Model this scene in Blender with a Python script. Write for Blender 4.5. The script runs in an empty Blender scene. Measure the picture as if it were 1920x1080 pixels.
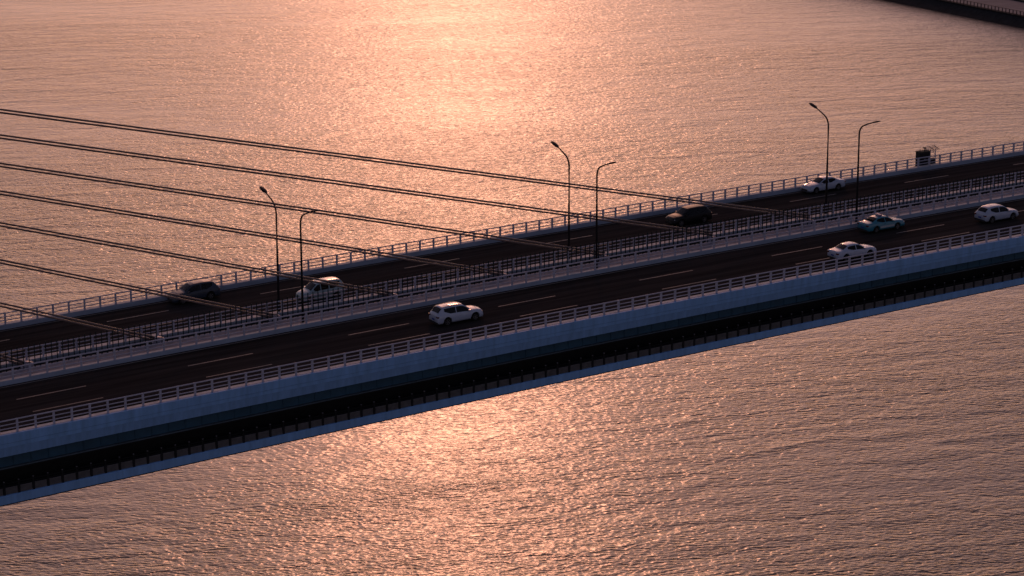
import bpy, bmesh, math, random
from mathutils import Vector, Matrix
random.seed(7)
SC = bpy.context.scene
COL = SC.collection
R = math.radians

# ------------------------------------------------------------------ camera
YAW, PITCH, ROLL = R(29.898), R(14.988), R(-0.2)
cam_d = bpy.data.cameras.new('camera')
cam_d.sensor_width = 36.0
cam_d.lens = 4700.0 / 1920.0 * 36.0
cam_d.clip_start = 1.0
cam_d.clip_end = 12000.0
cam = bpy.data.objects.new('camera', cam_d)
COL.objects.link(cam)
fw = Vector((math.sin(YAW) * math.cos(PITCH), math.cos(YAW) * math.cos(PITCH), -math.sin(PITCH)))
rt = Vector((math.cos(YAW), -math.sin(YAW), 0))
up = rt.cross(fw)
r2 = rt * math.cos(ROLL) + up * math.sin(ROLL)
u2 = -rt * math.sin(ROLL) + up * math.cos(ROLL)
m = Matrix((r2, u2, -fw)).transposed().to_4x4()
m.translation = Vector((-57.882, -180.892, 59.830))
cam.matrix_world = m
SC.camera = cam

# ------------------------------------------------------------------ light
SUN_AZ, SUN_EL = R(28.6), R(19.5)          # azimuth from +Y towards +X
sdir = Vector((math.sin(SUN_AZ) * math.cos(SUN_EL), math.cos(SUN_AZ) * math.cos(SUN_EL), math.sin(SUN_EL)))
W = bpy.data.worlds.new('World')
SC.world = W
W.use_nodes = True
nt = W.node_tree
bg = nt.nodes['Background']
sky = nt.nodes.new('ShaderNodeTexSky')
sky.sky_type = 'NISHITA'
sky.sun_disc = False
sky.sun_elevation = SUN_EL
sky.sun_rotation = SUN_AZ
sky.air_density = 1.0
sky.dust_density = 1.0
sky.ozone_density = 1.5
tint = nt.nodes.new('ShaderNodeMix')
tint.data_type = 'RGBA'
tint.blend_type = 'MULTIPLY'
tint.inputs['Factor'].default_value = 1.0
tint.inputs['B'].default_value = (1.0, 0.65, 0.66, 1)
nt.links.new(sky.outputs['Color'], tint.inputs['A'])
nt.links.new(tint.outputs['Result'], bg.inputs['Color'])
bg.inputs['Strength'].default_value = 0.10
sun_d = bpy.data.lights.new('sun', 'SUN')
sun_d.energy = 0.38
sun_d.angle = R(3.5)
sun_d.color = (1.0, 0.41, 0.23)
sun = bpy.data.objects.new('sun', sun_d)
COL.objects.link(sun)
sun.rotation_euler = sdir.to_track_quat('Z', 'Y').to_euler()
sun.location = (100, 200, 120)
vs = SC.view_settings
vs.view_transform = 'Standard'
vs.look = 'None'
vs.gamma = 1.0
vs.use_curve_mapping = False
vs.exposure = -0.48
SC.cycles.use_denoising = True
SC.cycles.max_bounces = 6

# ------------------------------------------------------------------ helpers
def material(name, color, rough=0.6, metal=0.0, spec=0.5, noise=0.0, nscale=3.0, coat=0.0, stretch=(1, 1, 1), bump=0.0, color2=None):
    mt = bpy.data.materials.new(name)
    mt.use_nodes = True
    t = mt.node_tree
    b = t.nodes['Principled BSDF']
    b.inputs['Base Color'].default_value = (*color, 1)
    b.inputs['Roughness'].default_value = rough
    b.inputs['Metallic'].default_value = metal
    b.inputs['Specular IOR Level'].default_value = spec
    b.inputs['Coat Weight'].default_value = coat
    b.inputs['Coat Roughness'].default_value = 0.08
    if noise > 0 or bump > 0:
        tc = t.nodes.new('ShaderNodeNewGeometry')
        mp = t.nodes.new('ShaderNodeMapping')
        mp.inputs['Scale'].default_value = stretch
        nz = t.nodes.new('ShaderNodeTexNoise')
        nz.inputs['Scale'].default_value = nscale
        nz.inputs['Detail'].default_value = 6
        nz.inputs['Roughness'].default_value = 0.62
        t.links.new(tc.outputs['Position'], mp.inputs['Vector'])
        t.links.new(mp.outputs['Vector'], nz.inputs['Vector'])
        if noise > 0:
            rp = t.nodes.new('ShaderNodeValToRGB')
            rp.color_ramp.elements[0].position = 0.3
            rp.color_ramp.elements[1].position = 0.72
            c2 = color2 if color2 else tuple(c * (1 - noise) for c in color)
            rp.color_ramp.elements[0].color = (*c2, 1)
            rp.color_ramp.elements[1].color = (*[min(1, c * (1 + noise * 0.5)) for c in color], 1)
            t.links.new(nz.outputs['Fac'], rp.inputs['Fac'])
            t.links.new(rp.outputs['Color'], b.inputs['Base Color'])
        if bump > 0:
            bp = t.nodes.new('ShaderNodeBump')
            bp.inputs['Strength'].default_value = bump
            bp.inputs['Distance'].default_value = 0.02
            t.links.new(nz.outputs['Fac'], bp.inputs['Height'])
            t.links.new(bp.outputs['Normal'], b.inputs['Normal'])
    return mt

M = {}
M['asphalt'] = material('asphalt', (0.050, 0.042, 0.038), 0.95, spec=0.0, noise=0.5, nscale=0.8, stretch=(0.07, 1.5, 1))
M['line'] = material('road_paint', (0.27, 0.23, 0.20), 0.7, noise=0.4, nscale=2.0)
M['kerb'] = material('blue_grey_kerb', (0.30, 0.36, 0.46), 0.75, noise=0.2, nscale=0.9, stretch=(0.5, 1, 2))
M['cap'] = material('sunlit_cap_concrete', (0.74, 0.68, 0.63), 0.85, noise=0.25, nscale=1.2)  # pale tone carries the sunlit glow of the kerb tops
M['concrete'] = material('pale_concrete', (0.46, 0.46, 0.50), 0.8, noise=0.28, nscale=0.7, stretch=(0.4, 1, 2.5))
M['median_floor'] = material('median_concrete', (0.27, 0.26, 0.30), 0.85, noise=0.35, nscale=1.2)
M['rail'] = material('rail_paint', (0.46, 0.45, 0.54), 0.5, noise=0.15, nscale=1.5)
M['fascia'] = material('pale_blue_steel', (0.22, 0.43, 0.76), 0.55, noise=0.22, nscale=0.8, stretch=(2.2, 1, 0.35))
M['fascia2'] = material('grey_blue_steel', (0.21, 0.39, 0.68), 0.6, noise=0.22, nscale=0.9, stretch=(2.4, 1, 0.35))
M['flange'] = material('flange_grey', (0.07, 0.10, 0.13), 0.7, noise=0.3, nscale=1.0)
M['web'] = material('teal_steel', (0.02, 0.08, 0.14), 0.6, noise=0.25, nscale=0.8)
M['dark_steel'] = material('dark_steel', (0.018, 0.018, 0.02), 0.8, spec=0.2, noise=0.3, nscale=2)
M['mesh_grey'] = material('weathered_panel_grey', (0.14, 0.13, 0.13), 0.8, noise=0.3, nscale=2)
M['picket'] = material('dark_green_paint', (0.012, 0.026, 0.026), 0.8, spec=0.1)
M['dark_strip'] = material('dark_strip_grey', (0.02, 0.02, 0.022), 0.9, spec=0.1)
M['cable'] = material('cable_sheath', (0.17, 0.12, 0.11), 0.4, noise=0.15, nscale=1.0)
M['lamp'] = material('lamp_dark_grey', (0.014, 0.013, 0.016), 0.6, spec=0.2)
M['lens'] = material('lamp_lens', (0.25, 0.25, 0.25), 0.3)
M['stone'] = material('revetment_stone', (0.018, 0.02, 0.022), 0.9, spec=0.2, noise=0.5, nscale=0.8)
M['paving'] = material('paving', (0.22, 0.19, 0.19), 0.9, noise=0.3, nscale=0.25)
M['hedge'] = material('planting_strip', (0.03, 0.04, 0.03), 0.95, noise=0.5, nscale=0.6)
M['baluster'] = material('baluster_paint', (0.05, 0.035, 0.04), 0.7)
M['glass'] = material('car_glass', (0.006, 0.007, 0.009), 0.06, spec=0.5)
M['tyre'] = material('tyre_rubber', (0.012, 0.012, 0.012), 0.9, spec=0.2)
M['rim'] = material('wheel_rim', (0.22, 0.22, 0.23), 0.35, metal=0.8)
M['plastic'] = material('black_plastic', (0.015, 0.015, 0.016), 0.7)
M['red'] = material('tail_lens', (0.09, 0.008, 0.008), 0.2)
M['headlens'] = material('head_lens', (0.45, 0.45, 0.47), 0.1)
M['plate'] = material('plate_blue', (0.02, 0.06, 0.30), 0.4)
M['plate_green'] = material('plate_green', (0.25, 0.5, 0.30), 0.4)
M['solar'] = material('solar_cell', (0.02, 0.02, 0.03), 0.2)
M['sign'] = material('roof_sign', (0.22, 0.12, 0.25), 0.4)
def paint(name, c, rough=0.32):
    M[name] = material(name, c, rough, coat=0.5)
paint('paint_white_blue_shade', (0.43, 0.48, 0.60))  # white paint with the blue of skylit shade mixed into its colour
paint('paint_white2_blue_shade', (0.37, 0.42, 0.53))  # same blue shade in the white, a step darker
M['paint_slate'] = material('paint_slate', (0.030, 0.042, 0.065), 0.4, coat=0.15)
M['paint_black'] = material('paint_black', (0.006, 0.006, 0.008), 0.45, spec=0.3)
paint('paint_teal', (0.03, 0.19, 0.27))
paint('paint_silver', (0.40, 0.44, 0.46))
paint('paint_paleteal', (0.26, 0.37, 0.41))

def link(name, me, mat, parent=None):
    o = bpy.data.objects.new(name, me)
    COL.objects.link(o)
    if mat is not None and len(me.materials) == 0:
        me.materials.append(mat)
    if parent is not None:
        o.parent = parent
    return o
def from_bm(name, bm, mat, parent=None, smooth=False):
    bmesh.ops.recalc_face_normals(bm, faces=bm.faces)
    me = bpy.data.meshes.new(name)
    bm.to_mesh(me)
    bm.free()
    if smooth:
        for p in me.polygons:
            p.use_smooth = True
    return link(name, me, mat, parent)
def tag(o, label=None, cat=None, group=None, kind=None):
    if label: o['label'] = label
    if cat: o['category'] = cat
    if group: o['group'] = group
    if kind: o['kind'] = kind
    return o
def empty(name, loc=(0, 0, 0), rot=(0, 0, 0)):
    o = bpy.data.objects.new(name, None)
    o.empty_display_size = 0.3
    COL.objects.link(o)
    o.location = loc
    o.rotation_euler = rot
    return o
def box(bm, x0, x1, y0, y1, z0, z1, mtx=None):
    vs_ = [bm.verts.new(v) for v in ((x0, y0, z0), (x1, y0, z0), (x1, y1, z0), (x0, y1, z0), (x0, y0, z1), (x1, y0, z1), (x1, y1, z1), (x0, y1, z1))]
    for f in ((0, 3, 2, 1), (4, 5, 6, 7), (0, 1, 5, 4), (1, 2, 6, 5), (2, 3, 7, 6), (3, 0, 4, 7)):
        bm.faces.new([vs_[i] for i in f])
    if mtx:
        for v in vs_:
            v.co = mtx @ v.co
    return vs_
def tube(bm, pts, rad, n=8, cap=True):
    pts = [Vector(p) for p in pts]
    rads = rad if isinstance(rad, (list, tuple)) else [rad] * len(pts)
    rings = []
    for i, p in enumerate(pts):
        d = (pts[min(i + 1, len(pts) - 1)] - pts[max(i - 1, 0)]).normalized()
        a = d.cross(Vector((0, 0, 1)))
        if a.length < 1e-3:
            a = d.cross(Vector((1, 0, 0)))
        a.normalize()
        b = d.cross(a)
        rings.append([bm.verts.new(p + (a * math.cos(2 * math.pi * k / n) + b * math.sin(2 * math.pi * k / n)) * rads[i]) for k in range(n)])
    for i in range(len(rings) - 1):
        for k in range(n):
            bm.faces.new((rings[i][k], rings[i][(k + 1) % n], rings[i + 1][(k + 1) % n], rings[i + 1][k]))
    if cap:
        bm.faces.new(rings[0][::-1])
        bm.faces.new(rings[-1])

# the bridge runs along +X with a crest curve; z is height over the road surface
KC, GR = 0.8368e-4, 0.027735
def zc(x):
    if x > 225.7: return zc(225.7)
    return -KC * (x - 60) ** 2 + GR * (x - 60)
def slope(x):
    return -2 * KC * (x - 60) + GR
def depth(x):                                # the girder is deeper towards the pylon
    return 1.0 - 0.165 * min(max(x, -60), 130) / 105.0
def zz(x, z):
    return zc(x) + (z * depth(x) if z < 0 else z)
def sweep(name, sec, x0, x1, mat, parent=None, step=3.0, smooth=False):
    n = max(1, int(round((x1 - x0) / step)))
    bm = bmesh.new()
    rings = []
    for i in range(n + 1):
        x = x0 + (x1 - x0) * i / n
        rings.append([bm.verts.new((x, y, zz(x, z))) for y, z in sec])
    k = len(sec)
    for i in range(n):
        for j in range(k):
            bm.faces.new((rings[i][j], rings[i][(j + 1) % k], rings[i + 1][(j + 1) % k], rings[i + 1][j]))
    bm.faces.new(rings[0][::-1])
    bm.faces.new(rings[-1])
    return from_bm(name, bm, mat, parent, smooth)
def rect(y0, y1, z0, z1):
    return [(y0, z0), (y1, z0), (y1, z1), (y0, z1)]
def circ(y, z, r, n=8, rz=None):
    return [(y + r * math.cos(2 * math.pi * k / n), z + (rz or r) * math.sin(2 * math.pi * k / n)) for k in range(n)]
def copies(me, name, xs, y, z, parent, scale_depth=False):
    for x in xs:
        o = link(name, me, None, parent)
        o.location = (x, y, zz(x, z))
        o.rotation_euler = (0, -math.atan(slope(x)), 0)
        if scale_depth:
            o.scale = (1, 1, depth(x))
XA, XB = -150.0, 372.0

# ------------------------------------------------------------------ water and shore
WZ = -40.0
bm = bmesh.new()
for v in ((-4000, -1500), (4500, -1500), (4500, 6000), (-4000, 6000)):
    bm.verts.new((v[0], v[1], WZ))
bm.faces.new(bm.verts)
mw = bpy.data.materials.new('river_water')
mw.use_nodes = True
t = mw.node_tree
b = t.nodes['Principled BSDF']
b.inputs['Base Color'].default_value = (0.040, 0.034, 0.030, 1)
b.inputs['IOR'].default_value = 1.333
geo = t.nodes.new('ShaderNodeNewGeometry')
def wnoise(scale, rot, stretch, detail=3, rough=0.55, dist=0.0, off=(0, 0, 0)):
    mp = t.nodes.new('ShaderNodeMapping')
    mp.vector_type = 'TEXTURE'
    mp.inputs['Rotation'].default_value = (0, 0, R(rot))
    mp.inputs['Scale'].default_value = (*stretch, 1)
    mp.inputs['Location'].default_value = off
    t.links.new(geo.outputs['Position'], mp.inputs['Vector'])
    nz = t.nodes.new('ShaderNodeTexNoise')
    nz.inputs['Scale'].default_value = scale
    nz.inputs['Detail'].default_value = detail
    nz.inputs['Roughness'].default_value = rough
    nz.inputs['Distortion'].default_value = dist
    t.links.new(mp.outputs['Vector'], nz.inputs['Vector'])
    return nz.outputs['Fac']
def wmath(op, a, b_):
    n = t.nodes.new('ShaderNodeMath')
    n.operation = op
    for i, v in enumerate((a, b_)):
        if isinstance(v, (int, float)):
            n.inputs[i].default_value = v
        else:
            t.links.new(v, n.inputs[i])
    return n.outputs[0]
def ridged(n, eps):                       # sharp crests, rounded troughs
    d = wmath('SUBTRACT', n, 0.5)
    return wmath('MULTIPLY', wmath('SQRT', wmath('ADD', wmath('MULTIPLY', d, d), eps), 0), -1.0)
h1 = wmath('MULTIPLY', ridged(wnoise(1.12, -25, (2.1, 1.0), 1.6, 0.5, 0.3), 0.0014), 0.43)   # wind chop, crests across the view
h2 = wmath('MULTIPLY', wnoise(2.3, -36, (2.0, 1.0), 1.5, 0.5, 0.3, (31, 7, 0)), 0.14)
h3 = wmath('MULTIPLY', wnoise(0.24, -16, (2.6, 1.0), 1.5, 0.5, 0.6, (5, 90, 0)), 0.46)
calm = wnoise(0.009, -20, (2.6, 1), 4, 0.62, 0.8, (3, 1, 0))
cr = t.nodes.new('ShaderNodeMapRange')
cr.inputs['From Min'].default_value = 0.32
cr.inputs['From Max'].default_value = 0.62
cr.inputs['To Min'].default_value = 0.30
cr.inputs['To Max'].default_value = 1.1
t.links.new(calm, cr.inputs['Value'])
hs = wmath('MULTIPLY', wmath('ADD', wmath('ADD', h1, h2), h3), cr.outputs[0])
bp = t.nodes.new('ShaderNodeBump')
bp.inputs['Strength'].default_value = 1.0
bp.inputs['Distance'].default_value = 1.0
t.links.new(hs, bp.inputs['Height'])
t.links.new(bp.outputs['Normal'], b.inputs['Normal'])
b.inputs['Roughness'].default_value = 0.23
water = from_bm('water', bm, mw)
tag(water, kind='structure')

# shore across the far end of the bridge (top right of the picture)
bm = bmesh.new()
ys = [-900 + 60 * i for i in range(41)]
rows = []
for y in ys:
    w = 1.2 * math.sin(y * 0.013) + 0.6 * math.sin(y * 0.05)
    rows.append([bm.verts.new(v) for v in ((362.6 + w * .3, y, WZ - 1.5), (363.2 + w * .3, y, WZ + 0.05), (366.3, y, WZ + 2.0), (900, y, WZ + 2.05), (900, y, WZ - 3))])
for i in range(len(rows) - 1):
    for j in range(4):
        bm.faces.new((rows[i][j], rows[i + 1][j], rows[i + 1][j + 1], rows[i][j + 1]))
bank = from_bm('river_bank', bm, M['stone'])
tag(bank, kind='structure')
bm = bmesh.new()
box(bm, 366.6, 383, -880, 1400, WZ + 1.6, WZ + 2.12)
prom = tag(from_bm('promenade', bm, M['paving']), kind='structure')
bm = bmesh.new()
box(bm, 366.2, 367.1, -880, 1400, WZ + 1.3, WZ + 2.3)
from_bm('coping', bm, M['stone'], prom)
bm = bmesh.new()
box(bm, 383, 386, -880, 1400, WZ + 1.6, WZ + 2.6)
from_bm('planting_strip', bm, M['hedge'], prom)
bm = bmesh.new()
box(bm, 386, 398, -880, 1400, WZ + 1.6, WZ + 2.16)
shore_road = tag(from_bm('road', bm, M['asphalt']), kind='structure')
bal = empty('promenade_railing', (366.8, 300, WZ + 2.3))
tag(bal, 'dark railing of upright bars along the far river bank, top right', 'railing')
bm = bmesh.new()
box(bm, -0.06, 0.06, -0.11, 0.11, 0, 1.0)
bm2 = bm.copy()
bmesh.ops.bevel(bm2, geom=bm2.edges[:], offset=0.015, segments=1)
bm.free()
me = bpy.data.meshes.new('baluster')
bm2.to_mesh(me)
bm2.free()
me.materials.append(M['baluster'])
for i in range(-18, 42):
    o = link('baluster', me, None, bal)
    o.location = (0, i * 1.37, 0)
for nm, z in (('handrail', 1.04), ('bottom_rail', 0.14)):
    bm = bmesh.new()
    box(bm, -0.09, 0.09, -60, 90, z - 0.05, z + 0.05)
    from_bm(nm, bm, M['baluster'], bal)

# ------------------------------------------------------------------ bridge
bridge = empty('bridge', (60, 15, 0))
tag(bridge, 'long cable-stayed road bridge deck with pale blue steel edge crossing the river', 'bridge')
def bpart(*a, **k):
    o = sweep(*a, **k)
    o.parent = bridge
    o.matrix_parent_inverse = Matrix.Translation((-60, -15, 0))
    return o
def bcopies(me, name, xs, y, z, sd=False):
    for x in xs:
        o = link(name, me, None, bridge)
        o.location = (x - 60, y - 15, zz(x, z))
        o.rotation_euler = (0, -math.atan(slope(x)), 0)
        if sd:
            o.scale = (1, 1, depth(x))
bpart('deck_slab', rect(0.3, 28.8, -0.9, -0.06), XA, XB, M['concrete'])
bpart('box_girder', [(0.80, -2.9), (0.80, -0.85), (28.6, -0.85), (28.6, -2.9), (24.5, -5.1), (2.4, -5.1)], XA, XB, M['dark_steel'])  # solid and dark-coloured, putting the opening's deep shade into the material
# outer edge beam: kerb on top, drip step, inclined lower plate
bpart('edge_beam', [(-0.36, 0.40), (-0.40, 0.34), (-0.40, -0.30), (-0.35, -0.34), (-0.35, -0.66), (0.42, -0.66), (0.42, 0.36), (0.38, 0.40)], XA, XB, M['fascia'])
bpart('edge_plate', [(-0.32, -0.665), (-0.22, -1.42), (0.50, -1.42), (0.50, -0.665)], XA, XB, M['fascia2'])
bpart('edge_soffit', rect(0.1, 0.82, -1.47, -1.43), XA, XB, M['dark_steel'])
# recessed web of separate steel panels
bm = bmesh.new()
box(bm, -0.715, 0.715, -0.03, 0.05, -2.56, -1.40)
box(bm, -0.715, 0.715, -0.06, 0.0, -1.78, -1.73)
box(bm, 0.68, 0.715, -0.09, 0.0, -2.5, -1.45)
me = bpy.data.meshes.new('web_panel')
bmesh.ops.recalc_face_normals(bm, faces=bm.faces)
bm.to_mesh(me); bm.free()
me.materials.append(M['web'])
bcopies(me, 'web_panel', [0.46 + 1.458 * i for i in range(-5, 84)], 0.72, 0, True)
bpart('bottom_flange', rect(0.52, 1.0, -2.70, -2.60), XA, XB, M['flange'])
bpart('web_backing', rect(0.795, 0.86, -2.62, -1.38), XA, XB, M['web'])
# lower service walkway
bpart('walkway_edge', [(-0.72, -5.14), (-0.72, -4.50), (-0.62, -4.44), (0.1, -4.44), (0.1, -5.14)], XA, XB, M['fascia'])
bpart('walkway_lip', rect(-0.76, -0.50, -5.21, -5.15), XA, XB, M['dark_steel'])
bpart('walkway_floor', rect(0.1, 2.6, -4.75, -4.60), XA, XB, M['dark_steel'])  # dark colour stands in for the shade inside the opening
# kerbs and floor of the median, far kerb
bpart('kerb', [(12.90, -0.05), (12.93, 0.33), (12.97, 0.36), (13.42, 0.36), (13.42, -0.05)], XA, XB, M['kerb'])
bpart('kerb', [(17.40, -0.05), (17.40, 0.36), (18.22, 0.36), (18.26, 0.33), (18.28, -0.05)], XA, XB, M['kerb'])
bpart('kerb', [(28.72, -0.05), (28.75, 0.36), (28.79, 0.40), (29.4, 0.40), (29.4, -0.9), (28.9, -0.9)], XA, XB, M['kerb'])
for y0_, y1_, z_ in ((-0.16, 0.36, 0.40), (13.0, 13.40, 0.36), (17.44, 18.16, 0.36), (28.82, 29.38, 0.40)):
    bpart('sunlit_kerb_cap', rect(y0_, y1_, z_ + 0.003, z_ + 0.028), XA, XB, M['cap'])  # added strips, paler than the kerbs to imitate sun on their tops
bpart('median_floor', rect(13.42, 16.05, -0.05, 0.20), XA, XB, M['median_floor'])
bpart('median_dark_strip', rect(16.05, 17.40, -0.05, 0.0), XA, XB, M['dark_strip'])  # dark floor strip in front of the far median kerb

# carriageways with painted lines
def road(y0, y1, dash_ys, edges):
    ro = sweep('road', rect(y0, y1, -0.055, 0.0), XA, XB, M['asphalt'])
    tag(ro, kind='structure')
    for y, w in edges:
        sweep('edge_line', rect(y - w / 2, y + w / 2, 0.002, 0.005), XA, XB, M['line'], ro)
    bm = bmesh.new()
    box(bm, -3.0, 3.0, -0.075, 0.075, 0.002, 0.006)
    me = bpy.data.meshes.new('lane_dash')
    bmesh.ops.recalc_face_normals(bm, faces=bm.faces)
    bm.to_mesh(me); bm.free()
    me.materials.append(M['line'])
    for y, ph in dash_ys:
        copies(me, 'lane_dash', [ph + 15.1 * i for i in range(-3, 13)], y, 0, ro)
    return ro
road(0.42, 12.90, ((5.0, 7.5), (8.8, 7.45)), ((12.52, 0.13), (1.2, 0.13)))
road(18.28, 28.72, ((21.75, 6.6), (25.45, 6.6)), ((18.7, 0.13), (28.35, 0.13)))

# ------------------------------------------------------------------ railings
def bevel_box(bm, *a):
    n0 = len(bm.verts)
    box(bm, *a)
def post_mesh(h, wx=0.07, wy=0.09):
    bm = bmesh.new()
    # web plate that tapers upward, two flanges, base plate and cap
    box(bm, -wx, wx, -wy, wy, 0.02, h - 0.04)
    box(bm, -wx - 0.015, wx + 0.015, -wy - 0.02, wy + 0.02, h - 0.06, h)
    box(bm, -wx - 0.06, wx + 0.06, -wy - 0.07, wy + 0.07, 0.0, 0.03)
    bmesh.ops.recalc_face_normals(bm, faces=bm.faces)
    me = bpy.data.meshes.new('post')
    bm.to_mesh(me); bm.free()
    me.materials.append(M['rail'])
    return me
PM = post_mesh(1.04)
def railing(label, y, zb, x0, phase, n0, n1, rails=(1.02, 0.70, 0.38)):
    r_ = empty('guard_railing', (60, y, zc(60) + zb))
    tag(r_, label, 'railing')
    for i in range(n0, n1):
        x = phase + 1.5 * i
        o = link('post', PM, None, r_)
        o.location = (x - 60, 0, zz(x, zb) - zc(60) - zb)
    for k, h in enumerate(rails):
        rr = 0.058 if k == 0 else 0.045
        o = sweep('rail', circ(y - (0.02 if k == 0 else 0.10), zb + h, rr, 8), phase + 1.5 * n0 - 0.4, phase + 1.5 * (n1 - 1) + 0.4, M['rail'], r_, 3.0, True)
        o.matrix_parent_inverse = Matrix.Translation((-60, -y, -zc(60) - zb))
    return r_
railing('pale three-rail guard railing along the near edge, above the blue steel side', 0.0, 0.40, 0, 0.0, -8, 82)
railing('pale three-rail guard railing on the near kerb of the median', 13.12, 0.36, 0, 5.68, -9, 79)
railing('three-rail guard railing on the far kerb of the median behind dark pickets', 17.72, 0.36, 0, 6.98, -9, 84)
railing('three-rail guard railing along the far edge against the bright water', 28.98, 0.40, 0, 10.46, -10, 86)
# anti-glare pickets in the median
fence = empty('anti_glare_fence', (60, 15.75, zc(60) + 0.2))
tag(fence, 'dark green fence of thin upright plates standing in the median', 'fence')
bm = bmesh.new()
box(bm, -0.022, 0.022, -0.055, 0.055, 0.0, 2.08)
box(bm, -0.05, 0.05, -0.09, 0.09, 0.0, 0.05)
bmesh.ops.recalc_face_normals(bm, faces=bm.faces)
PK = bpy.data.meshes.new('picket')
bm.to_mesh(PK); bm.free()
PK.materials.append(M['picket'])
for i in range(-24, 232):
    x = 8.54 + 0.5017 * i
    o = link('picket', PK, None, fence)
    o.location = (x - 60, 0, zc(x) - zc(60))
for h in (0.5, 1.62):
    o = sweep('fence_rail', rect(15.80, 15.83, 0.2 + h - 0.015, 0.2 + h + 0.015), -3.8, 124.8, M['picket'], fence)
    o.matrix_parent_inverse = Matrix.Translation((-60, -15.75, -zc(60) - 0.2))
# lower walkway railing: posts with pale insulator caps, two rails, bar panels
lw = empty('walkway_railing', (60, -0.55, zz(60, -4.44)))
tag(lw, 'dark low railing of grey barred panels below the deck, near the water side', 'railing')
inv = Matrix.Translation((-60, 0.55, -zz(60, -4.44)))
bm = bmesh.new()
for k in range(13):
    x = -0.46 + k * 0.92 / 12
    box(bm, x - 0.022, x + 0.022, -0.02, 0.02, 0.08, 0.56)
box(bm, -0.5, 0.5, -0.03, 0.03, 0.05, 0.1)
box(bm, -0.5, 0.5, -0.03, 0.03, 0.54, 0.59)
box(bm, -0.47, 0.47, 0.022, 0.03, 0.09, 0.55)
bmesh.ops.recalc_face_normals(bm, faces=bm.faces)
LP = bpy.data.meshes.new('barred_panel')
bm.to_mesh(LP); bm.free()
LP.materials.append(M['mesh_grey'])
bm = bmesh.new()
box(bm, -0.05, 0.05, -0.05, 0.05, 0.0, 1.05)
box(bm, -0.09, 0.09, -0.08, 0.08, 0.0, 0.62)
bmesh.ops.recalc_face_normals(bm, faces=bm.faces)
LQ = bpy.data.meshes.new('post')
bm.to_mesh(LQ); bm.free()
LQ.materials.append(M['dark_steel'])
bm = bmesh.new()
box(bm, -0.06, 0.06, -0.06, 0.06, 1.052, 1.11)
LC = bpy.data.meshes.new('post_cap')
bmesh.ops.recalc_face_normals(bm, faces=bm.faces)
bm.to_mesh(LC); bm.free()
LC.materials.append(M['mesh_grey'])
for i in range(-5, 102):
    x = -0.02 + 1.2 * i
    a = -math.atan(slope(x))
    o = link('barred_panel', LP, None, lw)
    o.location = (x + 0.6 - 60, 0, zz(x + 0.6, -4.44) - zz(60, -4.44)); o.rotation_euler = (0, a, 0)
    o = link('post', LQ, None, lw)
    o.location = (x - 60, 0.02, zz(x, -4.44) - zz(60, -4.44))
    q = link('post_cap', LC, None, o)
for h in (0.72, 0.92):
    o = sweep('rail', rect(-0.58, -0.52, -4.44 + h - 0.02, -4.44 + h + 0.02), -8, 124, M['dark_steel'], lw)
    o.matrix_parent_inverse = inv

# ------------------------------------------------------------------ pylon (beyond the left frame edge) and stay cables
PX = -70.0
pyl = empty('bridge_pylon', (PX, 16.6, zc(PX)))
tag(pyl, 'tall slender concrete pylon carrying the cables beyond the left frame edge', 'pylon')
def frust(bm, secs):
    rings = []
    for z, a, b_ in secs:
        rings.append([bm.verts.new(v) for v in ((-a, -b_, z), (a, -b_, z), (a, b_, z), (-a, b_, z))])
    for i in range(len(rings) - 1):
        for j in range(4):
            bm.faces.new((rings[i][j], rings[i][(j + 1) % 4], rings[i + 1][(j + 1) % 4], rings[i + 1][j]))
    bm.faces.new(rings[0][::-1]); bm.faces.new(rings[-1])
bm = bmesh.new()
frust(bm, ((-42, 4.0, 3.0), (0, 2.6, 1.15), (34, 2.0, 1.1), (50, 1.7, 1.0), (52, 1.2, 0.7)))
bmesh.ops.bevel(bm, geom=bm.edges[:], offset=0.2, segments=1)
from_bm('shaft', bm, M['concrete'], pyl)
bm = bmesh.new()
box(bm, -7, 7, -7, 7, -44, -37.5)
from_bm('pile_cap', bm, M['concrete'], pyl)

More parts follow.
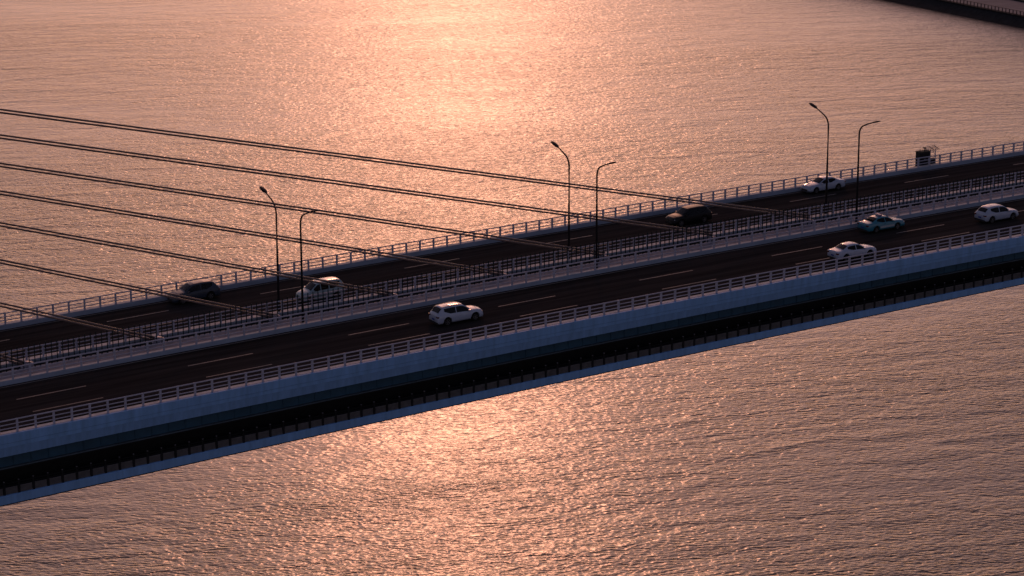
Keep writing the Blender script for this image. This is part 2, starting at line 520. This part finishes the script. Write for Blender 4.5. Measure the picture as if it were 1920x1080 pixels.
CABLES = [  # anchor X, height over road there, X and height over road at the left edge of the view
    (7.7, 0.45, 5.85, 1.40), (19.63, 0.45, 6.06, 5.92), (30.85, 0.55, 6.27, 9.63), (42.56, 0.62, 6.46, 12.79),
    (54.24, 0.66, 6.61, 15.47), (65.4, 0.80, 6.75, 17.81), (77.9, 0.90, 6.89, 20.18), (89.64, 0.92, 7.01, 22.31)]
ordn = ['lowest', 'second lowest', 'third lowest', 'fourth lowest', 'fourth highest', 'third highest', 'second highest', 'highest']
CY = 16.6
for i, (ax, ah, lx, lh) in enumerate(CABLES):
    A = Vector((ax, CY, zc(ax) + ah))
    L = Vector((lx, CY, zc(lx) + lh))
    d = (L - A).normalized()
    top = A + d * ((PX + 1.6 - ax) / d.x)
    n = Vector((-d.z, 0, d.x))
    if n.z < 0: n = -n
    for k, side in enumerate(('upper', 'lower')):
        off = n * (0.13 if k == 0 else -0.13)
        root = empty('stay_cable', A + off)
        tag(root, '%s strand of the %s cable pair, sloping down to the median' % (side, ordn[i]), 'cable', 'stay cables')
        bm = bmesh.new()
        P = [d * s for s in (0.0, 0.3, 3.0)] + [(top - A) * f for f in (0.25, 0.5, 0.75, 1.0)]
        Ln = (top - A).length
        P = [p - Vector((0, 0, 1)) * (0.0 * (p.length / Ln) * (1 - p.length / Ln)) for p in P]
        tube(bm, P, 0.084, 10)
        from_bm('strand', bm, M['cable'], root, True)
        bm = bmesh.new()
        tube(bm, [-d * 0.5, d * 0.9, d * 1.0], [0.115, 0.115, 0.075], 10)
        from_bm('sleeve', bm, M['cable'], root, True)
    anc = empty('cable_anchorage', (ax + 0.35, CY, zc(ax + 0.35)))
    tag(anc, 'pale steel anchor box at the foot of the %s cable pair' % ordn[i], 'anchor', 'cable anchorages')
    bm = bmesh.new()
    vs_ = box(bm, -0.30, 0.55, -0.28, 0.28, -0.02, 0.62)
    for v in vs_:
        if v.co.z > 0.3 and v.co.x > 0: v.co.z -= 0.16
    bmesh.ops.bevel(bm, geom=bm.edges[:], offset=0.03, segments=1)
    from_bm('housing', bm, M['rail'], anc)
    bm = bmesh.new()
    box(bm, -0.42, 0.68, -0.38, 0.38, -0.04, 0.06)
    from_bm('base_plate', bm, M['rail'], anc)

# ------------------------------------------------------------------ street lamps
def lamp(x, y, zb, sgn, label):
    r_ = empty('street_lamp', (x, y, zc(x) + zb))
    tag(r_, label, 'street lamp', 'lamps standing in the median')
    bm = bmesh.new()
    pts = [(0, 0, 0.25), (0, 0, 5), (0, 0, 9.0)]
    for a in (15, 30, 45, 58):
        pts.append((0, sgn * 1.1 * (1 - math.cos(R(a))), 9.0 + 1.1 * math.sin(R(a))))
    e = pts[-1]
    for q in (0.5, 1.0, 1.5):
        pts.append((0, e[1] + sgn * q, e[2] + q * (0.46 - 0.05 * q)))
    tube(bm, pts, [0.12, 0.10, 0.085, 0.082, 0.08, 0.078, 0.075, 0.07, 0.062, 0.055], 8)
    from_bm('pole', bm, M['lamp'], r_, True)
    bm = bmesh.new()
    tube(bm, [(0, 0, 0.0), (0, 0, 0.5)], [0.14, 0.12], 8)
    box(bm, -0.2, 0.2, -0.2, 0.2, -0.02, 0.05)
    from_bm('base', bm, M['lamp'], r_)
    end = Vector(pts[-1])
    rot = Matrix.Translation(end) @ Matrix.Rotation(sgn * R(17), 4, 'X')
    bm = bmesh.new()
    secs = ((-0.10, 0.06, 0.05), (0.05, 0.10, 0.07), (0.25, 0.23, 0.11), (0.70, 0.26, 0.11), (1.05, 0.23, 0.09), (1.25, 0.12, 0.05))
    rings = []
    for s, wx, hz in secs:
        rings.append([bm.verts.new(rot @ Vector((wx * math.cos(R(k * 45)), sgn * s, hz * math.sin(R(k * 45)) * (1 if math.sin(R(k * 45)) > 0 else 0.55)))) for k in range(8)])
    for i in range(len(rings) - 1):
        for j in range(8):
            bm.faces.new((rings[i][j], rings[i][(j + 1) % 8], rings[i + 1][(j + 1) % 8], rings[i + 1][j]))
    bm.faces.new(rings[0][::-1]); bm.faces.new(rings[-1])
    hd = from_bm('lamp_head', bm, M['lamp'], r_, True)
    bm = bmesh.new()
    y0, y1 = sorted((sgn * 0.3, sgn * 0.9))
    box(bm, -0.12, 0.12, y0, y1, -0.062, -0.045, rot)
    from_bm('lens', bm, M['lens'], hd)
where = ('above the small white van', 'in the middle of the picture', 'beside the white sedan on the right')
for i, x in enumerate((32.3, 62.8, 93.3)):
    lamp(x, 18.05, 0.36, 1, 'dark street lamp leaning over the far lanes, %s' % where[i])
for i, x in enumerate((32.7, 63.3, 93.95)):
    lamp(x, 13.85, 0.2, -1, 'dark street lamp leaning over the near lanes, %s' % where[i])

# ------------------------------------------------------------------ equipment beyond the far railing
X0 = 114.55
cab = empty('equipment_cabinet', (X0, 29.75, zc(X0) + 0.1))
tag(cab, 'dark equipment cabinet fixed outside the far railing on the right', 'cabinet')
def part(name, bm, mat, par):
    bmesh.ops.bevel(bm, geom=bm.edges[:], offset=0.012, segments=1)
    return from_bm(name, bm, mat, par)
bm = bmesh.new(); box(bm, 0, 1.45, -0.25, 0.45, 0.1, 1.75); body = part('body', bm, M['plastic'], cab)
bm = bmesh.new(); box(bm, 0.08, 0.70, -0.28, -0.252, 0.2, 1.6); d1 = part('door', bm, M['lamp'], cab)
bm = bmesh.new(); box(bm, 0.76, 1.37, -0.28, -0.252, 0.2, 1.6); d2 = part('door', bm, M['lamp'], cab)
bm = bmesh.new(); box(bm, 0.60, 0.65, -0.31, -0.282, 0.85, 1.05); part('handle', bm, M['rail'], d1)
bm = bmesh.new(); box(bm, 0.81, 0.86, -0.31, -0.282, 0.85, 1.05); part('handle', bm, M['rail'], d2)
bm = bmesh.new(); box(bm, -0.05, 1.50, -0.32, 0.52, 1.76, 1.82); part('roof_plate', bm, M['hedge'], cab)
bm = bmesh.new(); box(bm, -0.05, 3.1, -0.35, 0.6, 0.0, 0.09); part('bracket', bm, M['dark_steel'], cab)
bm = bmesh.new(); tube(bm, [(0.05, -.2, 1.82), (0.05, -.2, 2.12)], 0.04); from_bm('vent', bm, M['plastic'], cab)
bm = bmesh.new()
tube(bm, [(0.85, 0, 1.82), (0.85, 0, 2.15)], 0.035); tube(bm, [(0.6, 0, 2.2), (1.05, 0.05, 2.16)], 0.06)
from_bm('camera_head', bm, M['plastic'], cab)
sol = empty('slatted_rack', (X0 + 1.75, 29.85, zc(X0 + 1.75) + 0.2))
tag(sol, 'small slatted metal rack on poles beside the dark cabinet', 'rack')
bm = bmesh.new()
for x in (0.0, 0.75):
    tube(bm, [(x, 0, 0), (x, 0, 1.75)], 0.045)
    tube(bm, [(x, 0, 0.9), (x, 0.5, 1.55)], 0.03)
for z in (0.45, 0.95, 1.4):
    tube(bm, [(0, 0, z), (0.75, 0, z)], 0.035)
tube(bm, [(0, 0, 0.45), (0.75, 0, 0.95)], 0.03)
from_bm('frame', bm, M['rail'], sol)
rm = Matrix.Translation((0.35, 0.15, 1.78)) @ Matrix.Rotation(R(14), 4, 'X') @ Matrix.Rotation(R(-6), 4, 'Y')
bm = bmesh.new()
for x in (-0.72, -0.02, 0.68):
    box(bm, x - 0.02, x + 0.02, -0.52, 0.52, -0.02, 0.02, rm)
pn = part('rack_frame', bm, M['lamp'], sol)
for k in range(7):
    bm = bmesh.new()
    y = -0.5 + k * 0.167
    box(bm, -0.74, 0.70, y - 0.025, y + 0.025, 0.021, 0.035, rm)
    from_bm('slat', bm, M['cable'], pn)
bm = bmesh.new(); box(bm, 0.1, 0.6, -0.14, 0.14, 0.1, 0.75); part('battery_box', bm, M['lamp'], sol)

# ------------------------------------------------------------------ cars
def interp(keys, x, c):
    if x <= keys[0][0]: return keys[0][c]
    for a, b_ in zip(keys, keys[1:]):
        if x <= b_[0]:
            f = (x - a[0]) / (b_[0] - a[0])
            return a[c] + (b_[c] - a[c]) * f
    return keys[-1][c]
WHEEL = {}
def wheel_mesh(r):
    key = round(r, 3)
    if key in WHEEL: return WHEEL[key]
    def lathe(prof, n, mat, nm):
        bm = bmesh.new()
        rings = [[bm.verts.new((rr * math.cos(2 * math.pi * k / n), y, rr * math.sin(2 * math.pi * k / n))) for k in range(n)] for rr, y in prof]
        for i in range(len(rings) - 1):
            for k in range(n):
                bm.faces.new((rings[i][k], rings[i][(k + 1) % n], rings[i + 1][(k + 1) % n], rings[i + 1][k]))
        bm.faces.new(rings[0]); bm.faces.new(rings[-1])
        bmesh.ops.recalc_face_normals(bm, faces=bm.faces)
        me = bpy.data.meshes.new(nm)
        bm.to_mesh(me); bm.free()
        me.materials.append(mat)
        return me
    ty = lathe(((r * .66, -.11), (r * .94, -.11), (r, -.08), (r, .08), (r * .94, .11), (r * .66, .11)), 24, M['tyre'], 'wheel')
    bm = bmesh.new()
    for s in (1,):
        for k in range(5):
            a = 2 * math.pi * k / 5
            mt = Matrix.Rotation(a, 4, 'Y')
            box(bm, -0.03, r * .64, s * .112 - .008, s * .112 + .008, -.035, .035, mt)
        n = 20
        r1 = [bm.verts.new((r * .66 * math.cos(2 * math.pi * k / n), s * .118, r * .66 * math.sin(2 * math.pi * k / n))) for k in range(n)]
        r0 = [bm.verts.new((r * .58 * math.cos(2 * math.pi * k / n), s * .114, r * .58 * math.sin(2 * math.pi * k / n))) for k in range(n)]
        for k in range(n):
            bm.faces.new((r0[k], r0[(k + 1) % n], r1[(k + 1) % n], r1[k]))
    bmesh.ops.recalc_face_normals(bm, faces=bm.faces)
    rm_ = bpy.data.meshes.new('rim')
    bm.to_mesh(rm_); bm.free()
    rm_.materials.append(M['rim'])
    WHEEL[key] = (ty, rm_)
    return WHEEL[key]

# keys: x, half width at sill, widest half width, half width at belt, belt z, half width at roof edge, roof edge z, crown
SUV = [(-2.33, .70, .76, .70, .84, .62, .90, .01), (-2.30, .78, .86, .80, .95, .68, 1.00, .02), (-2.18, .83, .90, .84, 1.02, .68, 1.16, .02),
       (-1.85, .88, .93, .87, 1.04, .64, 1.50, .03), (-1.66, .88, .93, .87, 1.04, .63, 1.60, .04), (-0.9, .88, .93, .88, 1.02, .64, 1.645, .045),
       (0.05, .88, .93, .88, 1.00, .64, 1.62, .045), (0.38, .88, .93, .88, .99, .63, 1.555, .04), (1.10, .88, .93, .86, .985, .76, 1.06, .05),
       (1.20, .88, .93, .86, .98, .74, 1.03, .05), (1.75, .87, .92, .83, .93, .68, .985, .05), (2.12, .82, .88, .76, .85, .60, .90, .04),
       (2.26, .74, .80, .68, .74, .52, .80, .03), (2.33, .64, .70, .58, .58, .46, .62, .02)]
HATCH = [(-2.22, .68, .75, .68, .82, .60, .88, .01), (-2.18, .77, .85, .78, .92, .66, .97, .02), (-2.05, .82, .89, .83, .98, .66, 1.12, .02),
         (-1.70, .86, .91, .86, 1.00, .62, 1.42, .03), (-1.48, .86, .91, .86, 1.00, .60, 1.53, .04), (-0.8, .86, .91, .86, .98, .62, 1.59, .045),
         (0.0, .86, .91, .86, .96, .62, 1.57, .045), (0.32, .86, .91, .86, .955, .61, 1.50, .04), (1.05, .86, .91, .84, .95, .74, 1.02, .05),
         (1.15, .86, .91, .84, .94, .72, .99, .05), (1.65, .85, .90, .81, .88, .66, .93, .05), (2.02, .80, .86, .74, .80, .58, .85, .04),
         (2.16, .72, .78, .66, .70, .50, .75, .03), (2.22, .62, .68, .56, .55, .44, .59, .02)]
SEDAN = [(-2.38, .68, .74, .68, .78, .60, .82, .01), (-2.34, .76, .84, .78, .92, .66, .96, .02), (-2.22, .82, .89, .82, .96, .68, 1.00, .03),
         (-1.78, .87, .91, .85, .97, .72, 1.02, .04), (-1.66, .87, .91, .86, .97, .70, 1.06, .04), (-0.98, .87, .92, .86, .95, .58, 1.38, .04), (-0.72, .87, .92, .86, .94, .58, 1.425, .045),
         (-0.1, .87, .92, .86, .93, .60, 1.44, .045), (0.22, .87, .92, .86, .92, .59, 1.39, .04), (1.02, .87, .92, .84, .91, .74, .965, .05),
         (1.15, .87, .92, .84, .90, .72, .94, .05), (1.75, .86, .91, .80, .84, .66, .885, .05), (2.16, .80, .86, .72, .76, .58, .80, .04),
         (2.31, .70, .78, .64, .66, .50, .70, .03), (2.38, .60, .66, .54, .52, .42, .56, .02)]
VAN = [(-2.15, .70, .76, .72, .95, .62, 1.05, .01), (-2.12, .78, .84, .80, 1.02, .66, 1.22, .02), (-2.02, .82, .87, .83, 1.05, .66, 1.48, .02),
       (-1.85, .85, .88, .85, 1.05, .66, 1.68, .03), (-1.6, .85, .88, .85, 1.05, .66, 1.74, .04), (-0.6, .85, .88, .85, 1.04, .66, 1.78, .045),
       (0.25, .85, .88, .85, 1.03, .66, 1.74, .045), (0.55, .85, .88, .85, 1.02, .65, 1.66, .04), (1.28, .85, .88, .83, 1.01, .74, 1.09, .05),
       (1.36, .85, .88, .82, 1.00, .72, 1.06, .05), (1.75, .83, .87, .78, .92, .66, .97, .05), (2.02, .78, .83, .70, .82, .56, .87, .04),
       (2.10, .72, .77, .64, .72, .50, .77, .03), (2.15, .62, .68, .56, .58, .44, .62, .02)]
def car(name, cat, label, keys, wheels, r, paintname, x, y, head, group, sides, roofx, wind, rearw, rails=False, taxi=False, plate='plate', lower=None):
    s = slope(x)
    root = empty(name, (x, y, zc(x) + 0.004), (0, -math.atan(s) if head > 0 else math.atan(s), 0 if head > 0 else math.pi))
    tag(root, label, cat, group)
    x0, x1 = keys[0][0], keys[-1][0]
    wf, wr = wheels
    ar = r + 0.07
    zs0 = 0.24
    def sec(xx):
        return [interp(keys, xx, c) for c in range(1, 8)]
    def ring(xx):
        ws, wm, wb, zb, wrf, zr, cr_ = sec(xx)
        zs = zs0
        for wx in (wf, wr):
            q = ar * ar - (xx - wx) ** 2
            if q > 0: zs = max(zs, r + math.sqrt(q))
        zm = max(zb * 0.66, zs + 0.03)
        return [(0, zs), (ws * .80, zs), (ws, zs + 0.015), (wm, max(zs + .03, zs0 + .16) if zs < .4 else zs + .025), (wm, max(zm, zs + .03)), (wb + .02, zb - .04), (wb, zb), (wrf + .035, zr - .05 if zr - zb > .12 else zr - .01), (wrf, zr), (wrf * .6, zr + cr_ * .75), (0, zr + cr_)]
    xs = set(k[0] for k in keys)
    n = 40
    for i in range(n + 1): xs.add(round(x0 + (x1 - x0) * i / n, 3))
    for wx in (wf, wr):
        for a in range(0, 181, 12): xs.add(round(wx + ar * math.cos(R(a)) * .999, 3))
    xs = sorted(xs)
    bm = bmesh.new()
    rings = []
    for xx in xs:
        rg = ring(xx)
        full = [(-y_, z_) for y_, z_ in rg[::-1]][:-1] + rg[:-1] if False else rg + [(-y_, z_) for y_, z_ in rg[-2:0:-1]]
        rings.append([bm.verts.new((xx, y_, z_)) for y_, z_ in full])
    k = len(rings[0])
    for i in range(len(rings) - 1):
        for j in range(k):
            bm.faces.new((rings[i][j], rings[i][(j + 1) % k], rings[i + 1][(j + 1) % k], rings[i + 1][j]))
    bm.faces.new(rings[0][::-1]); bm.faces.new(rings[-1])
    body = from_bm('body', bm, M[paintname], root, True)
    # underbody
    bm = bmesh.new(); box(bm, x0 + .12, x1 - .12, -.74, .74, .17, .30); from_bm('underbody', bm, M['plastic'], root)
    bm = bmesh.new()
    for wx in (wf, wr): box(bm, wx - ar, wx + ar, -.70, .70, .2, r + ar * .8)
    from_bm('wheel_well', bm, M['plastic'], root)
    # glass, sampled just outside the shell
    def side_glass(xa, xb, sg):
        bm = bmesh.new(); rows = []
        nn = 8
        for i in range(nn + 1):
            xx = xa + (xb - xa) * i / nn
            ws, wm, wb, zb, wrf, zr, cr_ = sec(xx)
            hi = zr - .05; hw = wrf + .035
            row = []
            lo = 0.08 + (0.40 * max(0, 1 - (xx - sides[0][0]) / .55) if sides[0][0] <= xa + .001 else 0)
            for f in (lo, (lo + .95) / 2, 0.95):
                row.append(bm.verts.new((xx, sg * (wb + (hw - wb) * f + .008), zb + (hi - zb) * f + .004)))
            rows.append(row)
        for i in range(nn):
            for j in range(2):
                bm.faces.new((rows[i][j], rows[i + 1][j], rows[i + 1][j + 1], rows[i][j + 1]))
        ret = bmesh.ops.solidify(bm, geom=bm.faces[:], thickness=0.006)
        return from_bm('side_window', bm, M['glass'], root, False)
    for xa, xb in sides:
        for sg in (1, -1): side_glass(xa, xb, sg)
    def top_glass(nm, xa, xb, fr=.93):
        bm = bmesh.new(); rows = []
        nn = 6
        for i in range(nn + 1):
            xx = xa + (xb - xa) * i / nn
            ws, wm, wb, zb, wrf, zr, cr_ = sec(xx)
            row = []
            for f in (-fr, -.6, -.3, 0, .3, .6, fr):
                a = abs(f)
                z = zr + cr_ * .75 * (1 - a) / .4 if a > .6 else zr + cr_ * .75 + cr_ * .25 * (1 - a / .6)
                row.append(bm.verts.new((xx, f * wrf, z + .012)))
            rows.append(row)
        for i in range(nn):
            for j in range(6):
                bm.faces.new((rows[i][j], rows[i + 1][j], rows[i + 1][j + 1], rows[i][j + 1]))
        bmesh.ops.solidify(bm, geom=bm.faces[:], thickness=0.006)
        return from_bm(nm, bm, M['glass'], root)
    top_glass('windshield', *wind)
    top_glass('rear_window', *rearw)
    # wheels
    ty, rm_ = wheel_mesh(r)
    for wx in (wf, wr):
        for sg in (1, -1):
            w_ = link('wheel', ty, None, root); w_.location = (wx, sg * (interp(keys, wx, 2) - .135), r)
            rq = link('rim', rm_, None, w_)
            if sg < 0: rq.rotation_euler = (0, 0, math.pi)
    # lamps, plates, bumpers, mirrors
    def bevbox(nm, a, mat, par=root, bv=.02):
        bm = bmesh.new(); box(bm, *a)
        bmesh.ops.bevel(bm, geom=bm.edges[:], offset=bv, segments=1)
        return from_bm(nm, bm, mat, par)
    ztail = interp(keys, x0 + .1, 4) - .12
    wt = interp(keys, x0 + .1, 2)
    for sg in (1, -1):
        a, b_ = sorted((sg * (wt - .34), sg * (wt - .015)))
        bevbox('tail_light', (x0 - .005, x0 + .30, a, b_, ztail - .07, ztail + .06), M['red'])
        zh = interp(keys, x1 - .2, 4) - .10
        wh = interp(keys, x1 - .12, 2)
        a, b_ = sorted((sg * (wh - .36), sg * (wh - .03)))
        bevbox('headlight', (x1 - .44, x1 - .13, a, b_, zh - .07, zh + .04), M['headlens'])
        xm = wind[0] if wind[0] > wind[1] else wind[1]
        wb = interp(keys, xm - .12, 3); zb = interp(keys, xm - .12, 4)
        a, b_ = sorted((sg * (wb - .02), sg * (wb + .22)))
        bevbox('mirror', (xm - .30, xm - .12, a, b_, zb + .0, zb + .15), M[paintname], bv=.03)
    bevbox('licence_plate', (x0 - .012, x0 + .05, -.22, .22, .52 if not taxi else .5, .66 if not taxi else .64), M[plate], bv=.004)
    bevbox('rear_bumper', (x0 - .02, x0 + .30, -wt + .06, wt - .06, .22, .40), M['plastic'])
    bevbox('grille', (x1 - .12, x1 + .01, -.50, .50, .30, .50), M['plastic'])
    for xh in (sides[0][1] - .2, sides[-1][1] - .95 if len(sides) > 1 else 0):
        for sg in (1, -1):
            wm = interp(keys, xh, 2); a, b_ = sorted((sg * (wm - .03), sg * (wm + .018)))
            bevbox('door_handle', (xh - .1, xh + .1, a, b_, .80, .835), M[paintname], bv=.006)
    if rails:
        for sg in (1, -1):
            bm = bmesh.new()
            tube(bm, [(xx, sg * (interp(keys, xx, 5) - .02), interp(keys, xx, 6) + dz) for xx, dz in ((-1.55, .0), (-1.42, .05), (-.6, .055), (.05, .05), (.2, .0))], .018, 6)
            from_bm('roof_rail', bm, M['rim'], root, True)
    if taxi:
        zr = interp(keys, -.35, 6)
        rs = bevbox('roof_sign', (-.55, -.25, -.36, .36, zr + .045, zr + .21), M['sign'], bv=.04)
        bevbox('sign_face', (-.57, -.552, -.28, .28, zr + .085, zr + .17), M['rail'], rs, bv=.004)
    if lower:
        for sg in (1, -1):
            bm = bmesh.new(); rows = []
            xa, xb = wr + ar + .03, wf - ar - .03
            for i in range(7):
                xx = xa + (xb - xa) * i / 6
                wm = interp(keys, xx, 2)
                rows.append([(xx, sg * wm, zz_) for zz_ in (.42, .54, .64)])
            o_ = [[bm.verts.new((p[0], p[1] + sg * .012, p[2])) for p in rw] for rw in rows]
            n_ = [[bm.verts.new((p[0], p[1] - sg * .05, p[2])) for p in rw] for rw in rows]
            for i in range(6):
                for j in range(2):
                    bm.faces.new((o_[i][j], o_[i + 1][j], o_[i + 1][j + 1], o_[i][j + 1]))
                    bm.faces.new((n_[i][j], n_[i][j + 1], n_[i + 1][j + 1], n_[i + 1][j]))
                bm.faces.new((o_[i][0], n_[i][0], n_[i + 1][0], o_[i + 1][0]))
                bm.faces.new((o_[i][2], o_[i + 1][2], n_[i + 1][2], n_[i][2]))
            for i in (0, 6):
                for j in range(2):
                    bm.faces.new((o_[i][j], o_[i][j + 1], n_[i][j + 1], n_[i][j]))
            from_bm('door_stripe', bm, M[lower], root)
    return root
NG, FG = 'cars on the near carriageway', 'cars on the far carriageway'
suv_kw = dict(keys=SUV, wheels=(1.42, -1.36), r=.36, sides=((-1.62, -.50), (-.42, .78)), roofx=0, wind=(1.03, .44), rearw=(-2.17, -1.80))
car('sport_utility_car', 'car', 'white sport utility car with roof rails in the middle lane, seen from behind', paintname='paint_white_blue_shade', x=44.50, y=7.02, head=1, group=NG, rails=True, **suv_kw)
car('sedan_car', 'car', 'white sedan partly hidden behind the near railing on the right', keys=SEDAN, wheels=(1.42, -1.38), r=.33, paintname='paint_white_blue_shade', x=85.9, y=3.95, head=1, group=NG,
    sides=((-1.12, -.22), (-.14, .74)), roofx=0, wind=(.96, .28), rearw=(-1.60, -1.04))
car('taxi', 'car', 'teal taxi with a roof sign in the lane beside the median', keys=SEDAN, wheels=(1.32, -1.28), r=.32, paintname='paint_teal', x=94.75, y=10.82, head=1, group=NG,
    sides=((-1.12, -.22), (-.14, .74)), roofx=0, wind=(.96, .28), rearw=(-1.60, -1.04), taxi=True, lower='paint_silver', plate='plate')
car('hatchback_car', 'car', 'white hatchback near the right edge of the picture', keys=HATCH, wheels=(1.36, -1.32), r=.34, paintname='paint_white2_blue_shade', x=106.6, y=7.35, head=1, group=NG,
    sides=((-1.42, -.42), (-.34, .74)), roofx=0, wind=(.98, .38), rearw=(-2.04, -1.66))
car('sport_utility_car', 'car', 'dark slate blue car by the far railing on the left', paintname='paint_slate', x=27.95, y=27.35, head=-1, group=FG, rails=False, **suv_kw)
car('minivan', 'van', 'small pale teal white van seen through the median fence', keys=VAN, wheels=(1.30, -1.32), r=.31, paintname='paint_paleteal', x=37.6, y=20.55, head=-1, group=FG,
    sides=((-1.70, -.65), (-.55, .20), (.28, .95)), roofx=0, wind=(1.22, .62), rearw=(-2.08, -1.90))
car('sport_utility_car', 'car', 'black car in the middle far lane behind the median fence', paintname='paint_black', x=80.6, y=24.1, head=-1, group=FG, rails=False, **suv_kw)
car('sedan_car', 'car', 'white sedan by the far railing on the right', keys=SEDAN, wheels=(1.45, -1.42), r=.33, paintname='paint_white2_blue_shade', x=100.0, y=27.55, head=-1, group=FG,
    sides=((-1.12, -.22), (-.14, .74)), roofx=0, wind=(.96, .28), rearw=(-1.60, -1.04))
